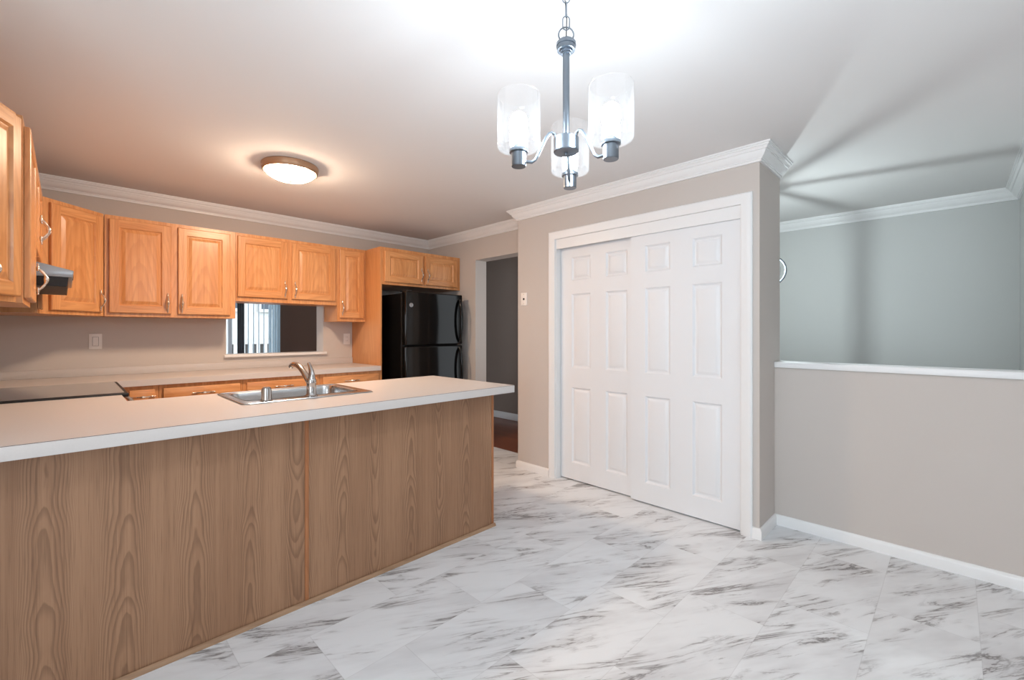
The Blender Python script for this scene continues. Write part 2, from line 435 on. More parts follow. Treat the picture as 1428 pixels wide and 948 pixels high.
# left wall and the jog into the dining room
MB().box(XL - 0.12, XL, 1.7, YB + 0.17, -0.05, ZC).build('wall_left', M['wall'], struct=True)
MB().box(DX - 0.12, XL - 0.12, 1.7, 1.82, -0.05, ZC).build('wall_left_return', M['wall'], struct=True)
# kitchen right wall with the hall opening
OY0, OY1, OZ = 2.90, 3.749, 2.046
MB().cells([CY1 - 0.1, OY0, OY1, YB + 0.17], [-0.05, OZ, ZC], lambda y, z: not (OY0 < y < OY1 and z < OZ), XR, XR + 0.16, mpx).build('wall_right', M['wall'], struct=True)
# closet block: front wall with opening, two sides, back
DY0, DY1, DZ = 0.937, 2.415, 2.04
MB().cells([CY0, DY0, DY1, CY1], [-0.05, DZ, ZC], lambda y, z: not (DY0 < y < DY1 and z < DZ), CX, CX + 0.10, mpx).build('wall_closet_front', M['wall'], struct=True)
MB().box(CX + 0.10, HX1, CY0, CY0 + 0.07, -0.05, ZC).build('wall_closet_near', M['wall'], struct=True)
MB().box(CX + 0.10, XR, CY1 - 0.10, CY1, -0.05, ZC).build('wall_closet_far', M['wall'], struct=True)
MB().box(HX1 - 0.04, HX1, CY0 + 0.07, CY1 - 0.1, -1.5, ZC).build('wall_closet_back', M['wall'], struct=True)
# half wall with painted cap
MB().box(HX0, HX1, SY, CY0, -1.5, 1.02).build('wall_half', M['wall'], struct=True)
MB().box(HX0 - 0.022, HX1 + 0.022, SY, CY0 - 0.001, 1.0205, 1.058, bev=0.006).build('trim_half_wall_cap', M['trim'], struct=True)
MB().box(HX0, HX1, DY - 0.1, SY, -1.5, ZC).build('wall_right_dining', M['wall'], struct=True)
# stairwell
MB().box(FX, FX + 0.12, SY - 0.12, 2.78, -1.5, ZC).build('wall_stair_far', M['stairwall'], struct=True)
MB().box(HX1, FX, SY - 0.12, SY, -1.5, ZC).build('wall_stair_side', M['stairwall'], struct=True)
MB().box(HX1, FX, 2.66, 2.78, -1.5, ZC).build('wall_stair_end', M['stairwall'], struct=True)
# hall
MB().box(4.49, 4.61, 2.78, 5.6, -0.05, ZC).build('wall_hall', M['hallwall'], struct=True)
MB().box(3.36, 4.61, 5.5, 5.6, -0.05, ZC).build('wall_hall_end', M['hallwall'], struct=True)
# dining room walls behind the camera, each with an added window for fill light
MB().cells([DX - 0.12, 0.2, 1.4, HX0], [-0.05, 0.90, 2.10, ZC], lambda x, z: not (0.2 < x < 1.4 and 0.9 < z < 2.1), DY - 0.12, DY, mpy).build('wall_rear', M['wall'], struct=True)
MB().cells([DY, -1.4, 0.2, 1.7], [-0.05, 0.6, 2.1, ZC], lambda y, z: not (-1.4 < y < 0.2 and 0.6 < z < 2.1), DX - 0.12, DX, mpx).build('wall_left_dining', M['wall'], struct=True)
def window(name, mp, a0, a1, z0, z1, t0, t1):
    w = MB(); e = 0.05; am = (a0 + a1) / 2
    w.cells([a0, a0 + e, am - e / 2, am + e / 2, a1 - e, a1], [z0, z0 + e, z1 - e, z1],
            lambda a, z: not (z0 + e < z < z1 - e and (a0 + e < a < am - e / 2 or am + e / 2 < a < a1 - e)), t0, t1, mp)
    o = w.build(name, M['vinyl'], struct=True)
    for p0, p1 in ((a0 + e, am - e / 2), (am + e / 2, a1 - e)):
        MB().cells([p0, p1], [z0 + e, z1 - e], lambda a, z: True, (t0 + t1) / 2 - 0.002, (t0 + t1) / 2 + 0.002, mp).build('pane', M['pane'], o)
    return o
window('added_window_2', mpy, 0.2, 1.4, 0.9, 2.1, DY - 0.10, DY - 0.05)
window('added_window_3', mpx, -1.4, 0.2, 0.6, 2.1, DX - 0.10, DX - 0.05)

# den beyond the pass-through
GY = 7.5
WX0, WX1 = 1.05, 2.36
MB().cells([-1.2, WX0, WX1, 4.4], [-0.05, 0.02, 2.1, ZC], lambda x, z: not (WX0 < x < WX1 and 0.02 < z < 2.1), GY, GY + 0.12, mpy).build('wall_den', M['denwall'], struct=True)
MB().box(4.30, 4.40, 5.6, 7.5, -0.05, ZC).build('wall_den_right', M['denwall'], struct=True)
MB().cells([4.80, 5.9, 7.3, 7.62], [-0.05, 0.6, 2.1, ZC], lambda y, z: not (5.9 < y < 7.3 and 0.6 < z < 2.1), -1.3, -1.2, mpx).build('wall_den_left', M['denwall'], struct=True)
window('added_window_4', mpx, 5.9, 7.3, 0.6, 2.1, -1.28, -1.23)  # unseen window invented to go with the den fill lamp
window('window_1', mpy, WX0, WX1, 0.02, 2.1, GY + 0.03, GY + 0.08)

# crown moulding
CROWN = [(0, -0.092), (0.011, -0.092), (0.012, -0.080), (0.018, -0.0795), (0.019, -0.074), (0.030, -0.066), (0.040, -0.052), (0.046, -0.036),
         (0.054, -0.0355), (0.055, -0.029), (0.062, -0.020), (0.068, -0.0195), (0.069, -0.010), (0.077, -0.0095), (0.077, 0), (0, 0)]
MB().sweep([(XL, 1.7), (XL, YB), (XR, YB), (XR, CY1), (CX, CY1), (CX, CY0), (HX1, CY0)], CROWN, ZC).build('trim_crown_kitchen', M['trim'], struct=True, angle=25)
MB().sweep([(FX, 2.66), (FX, SY), (HX1, SY)], CROWN, ZC).build('trim_crown_stair', M['trim'], struct=True, angle=25)
# baseboards
BASE = [(0, 0), (0.015, 0), (0.015, 0.048), (0.012, 0.058), (0.006, 0.066), (0, 0.067)]
MB().sweep([(XR, OY0), (XR, CY1), (CX, CY1), (CX, 2.484)], BASE, 0).build('baseboard_closet_far', M['trim'], struct=True)
MB().sweep([(CX, 0.872), (CX, CY0), (HX0, CY0), (HX0, DY)], BASE, 0).build('baseboard_right', M['trim'], struct=True)
MB().sweep([(4.49, 5.5), (4.49, 2.78)], [(0, 0), (0.015, 0), (0.015, 0.08), (0.006, 0.095), (0, 0.095)], 0).build('baseboard_hall', M['trim'], struct=True)

# closet casing: stepped profile, mitred head
def casing():
    cw = 0.066
    prof = [(0, 0.0), (0, 0.012), (0.006, 0.016), (0.030, 0.016), (0.040, 0.020), (0.058, 0.020), (cw, 0.014), (cw, 0.0)]   # (away from opening, out of wall)
    w = MB(); P = [(DY1, 0.0, 1, 0), (DY1, DZ, 1, 1), (DY0, DZ, -1, 1), (DY0, 0.0, -1, 0)]
    v = [(CX - h, y + sy * q, z + sz * q) for (y, z, sy, sz) in P for q, h in prof]
    k = len(prof); f = []
    for i in range(3):
        for j in range(k):
            j2 = (j + 1) % k; f.append((i * k + j, i * k + j2, (i + 1) * k + j2, (i + 1) * k + j))
    f += [tuple(range(k)), tuple(3 * k + j for j in range(k))]
    w._add(v, f); return w
casing().build('trim_closet_casing', M['trim'], struct=True)
w = MB()          # jamb lining and the fascia that hides the door track
w.box(CX, CX + 0.1, DY1 - 0.006, DY1 - 0.0005, 0, DZ); w.box(CX, CX + 0.1, DY0 + 0.0005, DY0 + 0.006, 0, DZ)
w.box(CX + 0.004, CX + 0.020, DY0 + 0.006, DY1 - 0.006, 1.958, DZ)
w.build('trim_closet_fascia', M['trim'], struct=True)
MB().box(CX + 0.021, CX + 0.098, DY0 + 0.006, DY1 - 0.006, 1.985, DZ - 0.001).build('trim_closet_track', M['darkvoid'], struct=True)

def six_panel(y0, y1, xf, name):
    """moulded six-panel sliding door, front at x = xf facing -x"""
    w = MB(); wd = y1 - y0; th = 0.034; z0, z1 = 0.010, 1.982
    cols = [(y0 + 0.115, y0 + 0.115 + 0.19), (y1 - 0.115 - 0.19, y1 - 0.115)]
    rows = [(0.152, 0.785), (0.950, 1.572), (1.686, 1.880)]
    ys = sorted({y0, y1, *[q for c in cols for q in c]}); zs = sorted({z0, z1, *[q for c in rows for q in c]})
    for i in range(len(ys) - 1):
        for j in range(len(zs) - 1):
            my, mz = (ys[i] + ys[i + 1]) / 2, (zs[j] + zs[j + 1]) / 2
            ispan = any(a < my < b_ for a, b_ in cols) and any(a < mz < b_ for a, b_ in rows)
            a0, a1, b0, b1 = ys[i], ys[i + 1], zs[j], zs[j + 1]
            if not ispan:
                w._add([(xf, a0, b0), (xf, a1, b0), (xf, a1, b1), (xf, a0, b1)], [(0, 1, 2, 3)])
            else:
                rings = [(0, 0), (0.005, 0.005), (0.012, 0.012), (0.020, 0.0125), (0.038, 0.003), (0.042, 0.002)]
                v = []
                for ins, dp in rings:
                    v += [(xf + dp, a0 + ins, b0 + ins), (xf + dp, a1 - ins, b0 + ins), (xf + dp, a1 - ins, b1 - ins), (xf + dp, a0 + ins, b1 - ins)]
                f = [(q * 4 + k, q * 4 + (k + 1) % 4, q * 4 + 4 + (k + 1) % 4, q * 4 + 4 + k) for q in range(len(rings) - 1) for k in range(4)]
                f.append(tuple(range(len(v) - 4, len(v)))); w._add(v, f)
    bmesh.ops.remove_doubles(w.bm, verts=w.bm.verts, dist=1e-5)
    v = [(xf, y0, z0), (xf, y1, z0), (xf, y1, z1), (xf, y0, z1), (xf + th, y0, z0), (xf + th, y1, z0), (xf + th, y1, z1), (xf + th, y0, z1)]
    w._add(v, [(4, 5, 6, 7), (0, 1, 5, 4), (1, 2, 6, 5), (2, 3, 7, 6), (3, 0, 4, 7)])
    return w.build(name, M['door'], struct=True, angle=20)
six_panel(0.945, 1.712, CX + 0.024, 'door_1')
six_panel(1.650, 2.405, CX + 0.062, 'door_2')

# ------------------------------------------------------------------ kitchen cabinets
def handle_mesh(L=0.102, out=0.030):
    w = MB(); n = 22; pts, rad = [], []
    for i in range(n + 1):
        t = i / n; a = PI * t
        pts.append((0, -0.004 - out * math.sin(a) ** 0.75, (t - 0.5) * L))
        rad.append(0.0056 + 0.0046 * math.exp(-((t - 0.5) / 0.13) ** 2) - 0.001 * math.exp(-((t - 0.28) / 0.06) ** 2) - 0.001 * math.exp(-((t - 0.72) / 0.06) ** 2))
    w.tube(pts, rad, 10)
    for s in (-1, 1):
        zc = s * L / 2
        w.lathe([(0.0, -0.014), (0.0045, -0.012), (0.0062, -0.005), (0.0062, 0.004), (0.0040, 0.010), (0.0032, 0.014), (0.0042, 0.018), (0.0032, 0.022), (0.0, 0.0245)] if s > 0 else
                [(0.0, 0.014), (0.0045, 0.012), (0.0062, 0.005), (0.0062, -0.004), (0.0040, -0.010), (0.0032, -0.014), (0.0042, -0.018), (0.0032, -0.022), (0.0, -0.0245)],
                12, (0, -0.0065, zc))
    return w
H_V = handle_mesh().build('handle', M['pewter']); H_ME = H_V.data
bpy.data.objects.remove(H_V)
def add_handle(parent, x, y, z, horizontal=False):
    o = bpy.data.objects.new('handle', H_ME); COL.objects.link(o); o.parent = parent; o.location = (x, y, z)
    if horizontal: o.rotation_euler = (0, R(90), 0)
    o['label'] = 'pewter bow handle'
    return o

def raised_door(w, h, fw=0.056, t=0.019, flat=False):
    """overlay raised-panel door: local x 0..w, z 0..h, back at y 0, front at y -t. slot 0 vertical grain, 1 horizontal grain"""
    m = MB(); e = 0.005
    Y = lambda d: -t + d
    def ringquad(i0, d0, i1, d1, mats=(1, 0, 1, 0)):
        o = [(i0, Y(d0), i0), (w - i0, Y(d0), i0), (w - i0, Y(d0), h - i0), (i0, Y(d0), h - i0)]
        n_ = [(i1, Y(d1), i1), (w - i1, Y(d1), i1), (w - i1, Y(d1), h - i1), (i1, Y(d1), h - i1)]
        for k in range(4):
            k2 = (k + 1) % 4
            m._add([o[k], o[k2], n_[k2], n_[k]], [(0, 1, 2, 3)], mats[k])
    ringquad(0, t, 0, e)                     # edge (from the back)
    ringquad(0, e, e * 0.4, e * 0.35); ringquad(e * 0.4, e * 0.35, e, 0)
    m._add([(0, 0, 0), (w, 0, 0), (w, 0, h), (0, 0, h)], [(3, 2, 1, 0)], 0)
    # stiles run full height, rails between
    for x0, x1 in ((e, fw), (w - fw, w - e)):
        m._add([(x0, -t, e), (x1, -t, e), (x1, -t, h - e), (x0, -t, h - e)], [(0, 1, 2, 3)], 0)
    for z0, z1 in ((e, fw), (h - fw, h - e)):
        m._add([(fw, -t, z0), (w - fw, -t, z0), (w - fw, -t, z1), (fw, -t, z1)], [(0, 1, 2, 3)], 1)
    ringquad(fw, 0, fw + 0.005, 0.005); ringquad(fw + 0.005, 0.005, fw + 0.008, 0.0095); ringquad(fw + 0.008, 0.0095, fw + 0.012, 0.0095, (0, 0, 0, 0))
    ringquad(fw + 0.012, 0.0095, fw + 0.034, 0.002, (0, 0, 0, 0))
    p = fw + 0.034
    m._add([(p, Y(0.002), p), (w - p, Y(0.002), p), (w - p, Y(0.002), h - p), (p, Y(0.002), h - p)], [(0, 1, 2, 3)], 0)
    return m

def slab_front(w, h, t=0.019):
    m = MB(); m.box(0, w, -t, 0, 0, h, 0, bev=0.006); return m

OAKS = [M['oak_v'], M['oak_h'], M['oak_side']]
def wall_cabinet(label, loc, rz, w, d, h, doors, group='oak wall cabinets', open_bottom=False):
    """back against local y=0, front at y=-d; doors: (x0, x1, z0, z1, handle x or None, handle z)"""
    t = thing('wall_cabinet', label, 'cabinet', loc, rz, group)
    body = MB(); ff = 0.02
    body.box(0, w, -d + ff, 0, 0, h, 0)
    body.build('body', M['oak_side'], t)
    fr = MB(); e = 0.038
    xs = [0, e] + sorted([q for dd in doors for q in (dd[0] + 0.010, dd[1] - 0.010)])[1:-1] + [w - e, w]
    zb, zt = doors[0][2] + 0.012, doors[0][3] - 0.012
    gaps = [(dd[0] + 0.010, dd[1] - 0.010) for dd in doors]
    xs = sorted({0, w, *[q for g in gaps for q in g]})
    fr.cells(xs, [-0.0, zb, zt, h], lambda x, z: not (zb < z < zt and any(a < x < b_ for a, b_ in gaps)), -d, -d + ff - 0.0005, mpy)
    fr.build('face_frame', OAKS, t)
    for (x0, x1, z0, z1, hx, hz) in doors:
        narrow = (x1 - x0) < 0.25
        dr = raised_door(x1 - x0, z1 - z0, 0.046 if narrow else 0.056).build('door', OAKS, t, loc=(x0, -d - 0.0015, z0), angle=20)
        if hx is not None: add_handle(dr, hx - x0, -0.019, hz - z0)
    return t
ZU0, ZU1 = 1.365, 2.097; HU = ZU1 - ZU0
YF = 4.32; UD = YB - YF - 0.002
yw = YB - 0.002
# back wall, left to right (x positions are world minus the cabinet's left side)
def bx(x0, x1, lo, doors, label):
    return wall_cabinet(label, (x0, yw, lo), 0, x1 - x0, UD, ZU1 - lo, [(a - x0, b_ - x0, c - lo, d - lo, hx - x0, hz - lo) for a, b_, c, d, hx, hz in doors])
bx(0.195, 1.016, ZU0, [(0.219, 0.578, 1.390, 2.070, 0.556, 1.475), (0.621, 0.976, 1.390, 2.070, 0.645, 1.475)],
   'wide double door honey oak wall cabinet left of the pass-through opening')
bx(1.018, 1.894, 1.514, [(1.030, 1.428, 1.552, 2.070, 1.405, 1.640), (1.468, 1.873, 1.552, 2.070, 1.492, 1.640)],
   'short double door honey oak wall cabinet directly above the pass-through opening')
bx(1.896, 2.193, 1.356, [(1.915, 2.171, 1.390, 2.070, 1.938, 1.490)],
   'narrow single door oak wall cabinet between pass-through and refrigerator')
# diagonal corner cabinet: five-sided body
def corner_cabinet():
    x0, y0 = XL + 0.002, YB - 0.002
    t = thing('wall_cabinet', 'diagonal corner honey oak wall cabinet with one door, beside the range hood', 'cabinet', (-0.12, 4.007, ZU0), R(45), 'oak wall cabinets')
    inv = Matrix.Rotation(R(-45), 4, 'Z')
    pts = [(x0, 4.009), (-0.122, 4.009), (0.192, 4.323), (0.192, y0), (x0, y0)]
    loc = [inv @ Vector((a + 0.12, b_ - 4.007, 0)) for a, b_ in pts]
    MB().prism([(p.x, p.y + (0.02 if k in (1, 2) else 0)) for k, p in enumerate(loc)], 0, HU).build('body', M['oak_side'], t)
    L = 0.4427
    MB().cells([0.004, 0.070, 0.405, L - 0.004], [0, 0.037, HU - 0.039, HU], lambda x, z: not (0.07 < x < 0.405 and 0.037 < z < HU - 0.039), 0, 0.018, mpy).build('face_frame', OAKS, t)
    dr = raised_door(0.355, 0.68).build('door', OAKS, t, loc=(0.060, -0.0015, 0.025), angle=20)
    add_handle(dr, 0.330, -0.019, 0.085)
    return t
corner_cabinet()
# left wall run (local x runs along world +y)
def lx(y0, y1, lo, doors, label):
    return wall_cabinet(label, (XL + 0.002, y0, lo), R(90), y1 - y0, 0.308, ZU1 - lo, [(a - y0, b_ - y0, c - lo, d - lo, None if hx is None else hx - y0, hz - lo) for a, b_, c, d, hx, hz in doors])
lx(2.580, 3.098, ZU0, [(2.630, 3.088, 1.388, 2.072, 3.062, 1.500)], 'single door oak wall cabinet on the left wall, nearer than the range hood')
lx(3.100, 3.858, 1.624, [(3.112, 3.470, 1.655, 2.072, 3.448, 1.80), (3.488, 3.846, 1.655, 2.072, 3.512, 1.80)], 'short oak wall cabinet directly above the range hood')
lx(3.860, 4.004, ZU0, [(3.872, 3.992, 1.388, 2.072, None, 1.5)], 'slim oak wall cabinet squeezed between range hood and diagonal corner cabinet')
def angled_end():
    L = 0.262; fx, fy = -0.134, 2.575; a = R(23)
    nx, ny = fx - L * math.sin(a), fy - L * math.cos(a)
    t = thing('wall_cabinet', 'nearest oak wall cabinet at the far left, with an angled door', 'cabinet', (nx, ny, ZU0), R(67), 'oak wall cabinets')
    inv = Matrix.Rotation(R(-67), 4, 'Z'); x0 = XL + 0.002
    pts = [(nx, ny), (fx, fy), (fx, 2.577), (x0, 2.577), (x0, ny)]
    loc = [inv @ Vector((p - nx, q - ny, 0)) for p, q in pts]
    MB().prism([(p.x, p.y + (0.018 if k < 2 else 0.004 if k == 2 else 0)) for k, p in enumerate(loc)], 0, HU).build('body', M['oak_side'], t)
    MB().cells([0.0, 0.035, L - 0.035, L - 0.008], [0, 0.037, HU - 0.039, HU], lambda x, z: not (0.035 < x < L - 0.035 and 0.037 < z < HU - 0.039), -0.0, 0.016, mpy).build('face_frame', OAKS, t)
    dr = raised_door(L - 0.026, 0.69, 0.05).build('door', OAKS, t, loc=(0.013, -0.0015, 0.022), angle=20)
    add_handle(dr, 0.036, -0.019, 0.085)
angled_end()
# refrigerator surround
MB().box(2.196, 2.214, 4.02, yw, 0, ZU1).build('tall_side_panel', M['oak_side'])
tag(bpy.data.objects['tall_side_panel'], 'tall honey oak side panel standing left of the black refrigerator', 'panel')
wall_cabinet('deep double door oak wall cabinet above the black refrigerator', (2.2155, yw, 1.727), 0, 0.980, yw - 4.02, ZU1 - 1.727,
             [(0.024, 0.470, 0.026, 0.335, 0.447, 0.125), (0.502, 0.930, 0.026, 0.335, 0.526, 0.125)])

# base cabinets along the back wall
def base_cabinet(label, x0, x1):
    t = thing('base_cabinet', label, 'cabinet', (x0, yw, 0), 0, 'oak base cabinets on the back wall'); w = x1 - x0; d = yw - 4.02; h = 0.872
    MB().box(0, w, -d + 0.02, 0, 0.10, h).box(0, w, -d + 0.08, -0.01, 0, 0.10).build('body', M['oak_side'], t)
    MB().cells([0, 0.03, w - 0.03, w], [0.10, 0.14, 0.68, 0.715, 0.838, h], lambda x, z: not (0.03 < x < w - 0.03 and (0.14 < z < 0.68 or 0.715 < z < 0.838)), -d, -d + 0.0195, mpy).build('face_frame', OAKS, t)
    dr = slab_front(w - 0.044, 0.142).build('drawer', M['oak_h'], t, loc=(0.022, -d - 0.0015, 0.705)); add_handle(dr, (w - 0.044) / 2, -0.019, 0.094, True)
    dd = raised_door(w - 0.044, 0.565).build('door', OAKS, t, loc=(0.022, -d - 0.0015, 0.125), angle=20); add_handle(dd, w - 0.08, -0.019, 0.47)
base_cabinet('slim oak base cabinet beside the range on the back wall', 0.285, 0.468)
base_cabinet('oak base cabinet under the left part of the back worktop, second from the range', 0.470, 0.998)
base_cabinet('oak base cabinet under the pass-through ledge, behind the faucet', 1.000, 1.602)
base_cabinet('oak base cabinet nearest the refrigerator panel', 1.604, 2.193)
t = thing('corner_base_cabinet', 'oak corner base cabinet hidden behind the range under the worktop', 'cabinet', (XL + 0.002, yw, 0))
MB().prism([(0, -0.738), (0.642, -0.738), (0.642, -0.61), (0.712, -0.61), (0.712, 0), (0, 0)], 0.0, 0.872).build('body', M['oak_side'], t)

# ------------------------------------------------------------------ worktops
ZT = 0.918; TT = 0.044
t = thing('countertop', 'beige laminate worktop along the back wall with raised backsplash', 'worktop', (0, 0, ZT - TT))
b = MB(); xs, ys = [XL + 0.001, 0.212, 2.194], [3.886, 3.995, YB - 0.001]
b.cells(xs, ys, lambda x, y: not (x > 0.212 and y < 3.995), 0.001, TT, mpz).build('top', M['laminate'], t)
b = MB(); b.box(XL + 0.022, 2.194, YB - 0.020, YB - 0.001, TT, 0.103, bev=0.003); b.box(XL + 0.001, XL + 0.021, 3.886, YB - 0.001, TT, 0.103, bev=0.003)
b.build('backsplash', M['laminate'], t)
# L-shaped peninsula worktop with the sink cut-out
PXE, PYF, PYB = 1.985, 1.950, 2.822
SX0, SX1, SY0_, SY1_ = 0.580, 1.190, 2.290, 2.762
t = thing('countertop', 'beige laminate peninsula worktop with pale front edge holding the sink', 'worktop', (0, 0, ZT - TT))
xs = [XL + 0.001, 0.208, SX0, SX1, PXE]; ys = [PYF + 0.003, SY0_, SY1_, PYB, 3.112]
b = MB(); b.cells(xs, ys, lambda x, y: not (x > 0.208 and y > PYB) and not (SX0 < x < SX1 and SY0_ < y < SY1_), 0.001, TT, mpz).build('top', M['laminate'], t)
b = MB(); b.box(XL + 0.001, PXE, PYF, PYF + 0.0025, 0.0, TT - 0.0016, bev=0.0008); b.build('edge_band', M['laminate'], t)
b = MB(); b.box(XL + 0.001, PXE - 0.001, PYF + 0.0008, PYF + 0.0028, TT - 0.0014, TT - 0.0002); b.build('seam', M['seam'], t)

# ------------------------------------------------------------------ peninsula cabinet clad in oak veneer
PY = 2.112
t = thing('peninsula_cabinet', 'kitchen peninsula clad in taupe oak veneer under the pale worktop', 'cabinet', (0, 0, 0))
MB().box(XL + 0.002, 0.775, PY, PY + 0.012, 0.0, 0.873).build('back_panel', M['panel'], t)
MB().box(0.793, 1.938, PY, PY + 0.012, 0.0, 0.873).build('back_panel', M['panel'], t)
MB().box(0.7755, 0.7925, PY - 0.004, PY + 0.012, 0.0, 0.873, bev=0.0015).build('batten', M['batten'], t)['label'] = 'amber oak batten covering the joint'
MB().box(1.9385, 1.956, PY - 0.003, PY + 0.02, 0.0, 0.873, bev=0.002).build('end_stile', M['batten'], t)['label'] = 'amber oak corner stile'
MB().box(1.938, 1.952, PY + 0.021, 2.76, 0.0, 0.873).build('end_panel', M['oak_side'], t)
MB().prism([(PY - 0.0045, 0), (PY - 0.017, 0), (PY - 0.017, 0.006), (PY - 0.012, 0.015), (PY - 0.0045, 0.018)], XL + 0.002, 1.962, 'x').build('shoe_moulding', M['panel_h'], t)
MB().box(XL + 0.002, 1.936, 2.742, 2.76, 0.10, 0.873).build('face_frame', M['oak_v'], t)
for x0, x1 in ((0.24, 0.56), (0.58, 0.88), (0.90, 1.20), (1.24, 1.56), (1.58, 1.90)):
    d_ = raised_door(x1 - x0, 0.70).build('door', OAKS, t, loc=(x1, 2.7615, 0.13), rz=PI, angle=20)
    add_handle(d_, 0.03, -0.019, 0.60)
MB().box(XL + 0.002, 0.19, 2.765, 3.110, 0.0, 0.873).build('return_body', M['oak_side'], t)

# ------------------------------------------------------------------ sink, faucet, cap
def sink():
    t = thing('sink', 'stainless steel drop-in sink set into the peninsula worktop', 'sink', (SX0, SY0_, ZT))
    w, d = SX1 - SX0, SY1_ - SY0_
    def rr(x0, x1, y0, y1, r, n=6):
        p = []
        for cx, cy, a0 in ((x1 - r, y1 - r, 0), (x0 + r, y1 - r, 90), (x0 + r, y0 + r, 180), (x1 - r, y0 + r, 270)):
            for k in range(n + 1):
                a = R(a0 + 90 * k / n); p.append((cx + r * math.cos(a), cy + r * math.sin(a)))
        return p
    bowls = [(0.028, w - 0.028, 0.085, d - 0.024)]
    # deck: raised rolled rim around two holes
    m = MB(); z = 0.004
    xs = [-0.012, 0.028, w - 0.028, w + 0.012]; ys = [-0.012, 0.085, d - 0.024, d + 0.012]
    m.cells(xs, ys, lambda x, y: not (0.085 < y < d - 0.024 and 0.028 < x < w - 0.028), 0.0008, z, mpz)
    o = rr(-0.013, w + 0.013, -0.013, d + 0.013, 0.03); n = len(o)
    m.tube([(a, b_, 0.0035) for a, b_ in o], 0.0032, 8, closed=True)
    m.build('deck', M['steel'], t)
    for (x0, x1, y0, y1) in bowls:
        m = MB(); loops = []
        for ins, zz, r in ((-0.004, z + 0.001, 0.05), (0.002, z - 0.002, 0.05), (0.008, -0.02, 0.05), (0.014, -0.13, 0.05), (0.022, -0.155, 0.05), (0.045, -0.165, 0.045)):
            loops.append([(a, b_, zz) for a, b_ in rr(x0 + ins, x1 - ins, y0 + ins, y1 - ins, r)])
        v = [p for l in loops for p in l]; n = len(loops[0])
        f = [(i * n + k, i * n + (k + 1) % n, (i + 1) * n + (k + 1) % n, (i + 1) * n + k) for i in range(len(loops) - 1) for k in range(n)]
        f.append(tuple((len(loops) - 1) * n + k for k in range(n)))
        m._add(v, f); bw = m.build('bowl', M['steel'], t)
        MB().lathe([(0.0, -0.1635), (0.030, -0.1635), (0.036, -0.161), (0.042, -0.1625), (0.042, -0.1648)], 24, ((x0 + x1) / 2, (y0 + y1) / 2, 0)).build('drain', M['chrome'], bw)
    return t
sink()
t = thing('faucet', 'chrome kitchen faucet with curved spout and upright lever on the sink', 'faucet', (0.890, 2.335, ZT + 0.0045))
MB().lathe([(0, 0), (0.030, 0), (0.030, 0.004), (0.026, 0.008), (0.0235, 0.012), (0.0225, 0.060), (0.0235, 0.064), (0.0235, 0.082), (0.020, 0.090), (0, 0.092)], 28).build('body', M['chrome'], t)
pts = [(0, 0.008, 0.062), (0, 0.030, 0.076), (0, 0.060, 0.100), (0, 0.092, 0.122), (0, 0.126, 0.141), (0, 0.162, 0.152), (0, 0.200, 0.154), (0, 0.224, 0.148), (0, 0.235, 0.138)]
MB().tube(pts, [0.0145, 0.0150, 0.0150, 0.0145, 0.0140, 0.0135, 0.0130, 0.0125, 0.0125], 16).xform(Matrix.Rotation(R(5), 4, 'Z')).build('spout', M['chrome'], t)
MB().tube([(0, -0.002, 0.088), (0, -0.004, 0.108), (0, 0.002, 0.130), (0, 0.016, 0.152), (0, 0.030, 0.167)], [0.0175, 0.0150, 0.0115, 0.0090, 0.0072], 14, flat=1.2).xform(Matrix.Rotation(R(6), 4, 'Z')).build('lever', M['chrome'], t)
t = MB().lathe([(0, 0), (0.027, 0), (0.027, 0.004), (0.0235, 0.006), (0.0215, 0.050), (0.0195, 0.061), (0.014, 0.066), (0, 0.067)], 24).build('air_gap_cap', M['chrome'], loc=(0.675, 2.318, ZT + 0.0045))
tag(t, 'small chrome cylinder cap standing at the sink left of the faucet', 'sink cap')

# ------------------------------------------------------------------ range and hood
t = thing('range', 'black electric range with smooth glass cooktop on the left wall', 'range', (XL + 0.003, 3.117, 0))
MB().box(0, 0.62, 0.0, 0.763, 0.03, 0.905).box(0.02, 0.58, 0.02, 0.74, 0.0, 0.03).build('body', M['blackmat'], t)
MB().box(0.10, 0.665, -0.001, 0.764, 0.9055, 0.926, bev=0.005).build('cooktop_frame', M['blackmat'], t)
MB().box(0.125, 0.648, 0.018, 0.745, 0.9262, 0.9285).build('cooktop_glass', M['cookglass'], t)
MB().prism([(0, 0.906), (0.098, 0.906), (0.098, 0.93), (0.075, 1.10), (0.060, 1.12), (0, 1.12)], 0.0, 0.763, 'y', bev=0.004).build('control_panel', M['black'], t)
MB().box(0.6205, 0.650, 0.01, 0.753, 0.20, 0.86, bev=0.008).build('oven_door', M['black'], t)
MB().box(0.6205, 0.648, 0.01, 0.753, 0.035, 0.19, bev=0.008).build('storage_drawer', M['black'], t)
MB().tube([(0.651, 0.05, 0.815), (0.690, 0.055, 0.835), (0.700, 0.12, 0.84), (0.702, 0.38, 0.842), (0.700, 0.64, 0.84), (0.690, 0.705, 0.835), (0.651, 0.71, 0.815)], 0.012, 12).build('handle', M['chrome'], t)['label'] = 'metal bar handle of the oven door'
t = thing('range_hood', 'grey under-cabinet range hood with black underside over the range', 'range hood', (XL + 0.002, 3.104, 1.475))
MB().prism([(0, 0.046), (0.452, 0.046), (0.456, 0.080), (0.20, 0.146), (0, 0.146)], 0.0, 0.750, 'y', bev=0.003).build('canopy', M['hood'], t)
MB().prism([(0, 0), (0.432, 0), (0.437, 0.0455), (0, 0.0455)], 0.010, 0.740, 'y').build('underside', M['blackmat'], t)
MB().box(0.4522, 0.4555, 0.10, 0.24, 0.052, 0.070).build('control_strip', M['blackmat'], t)

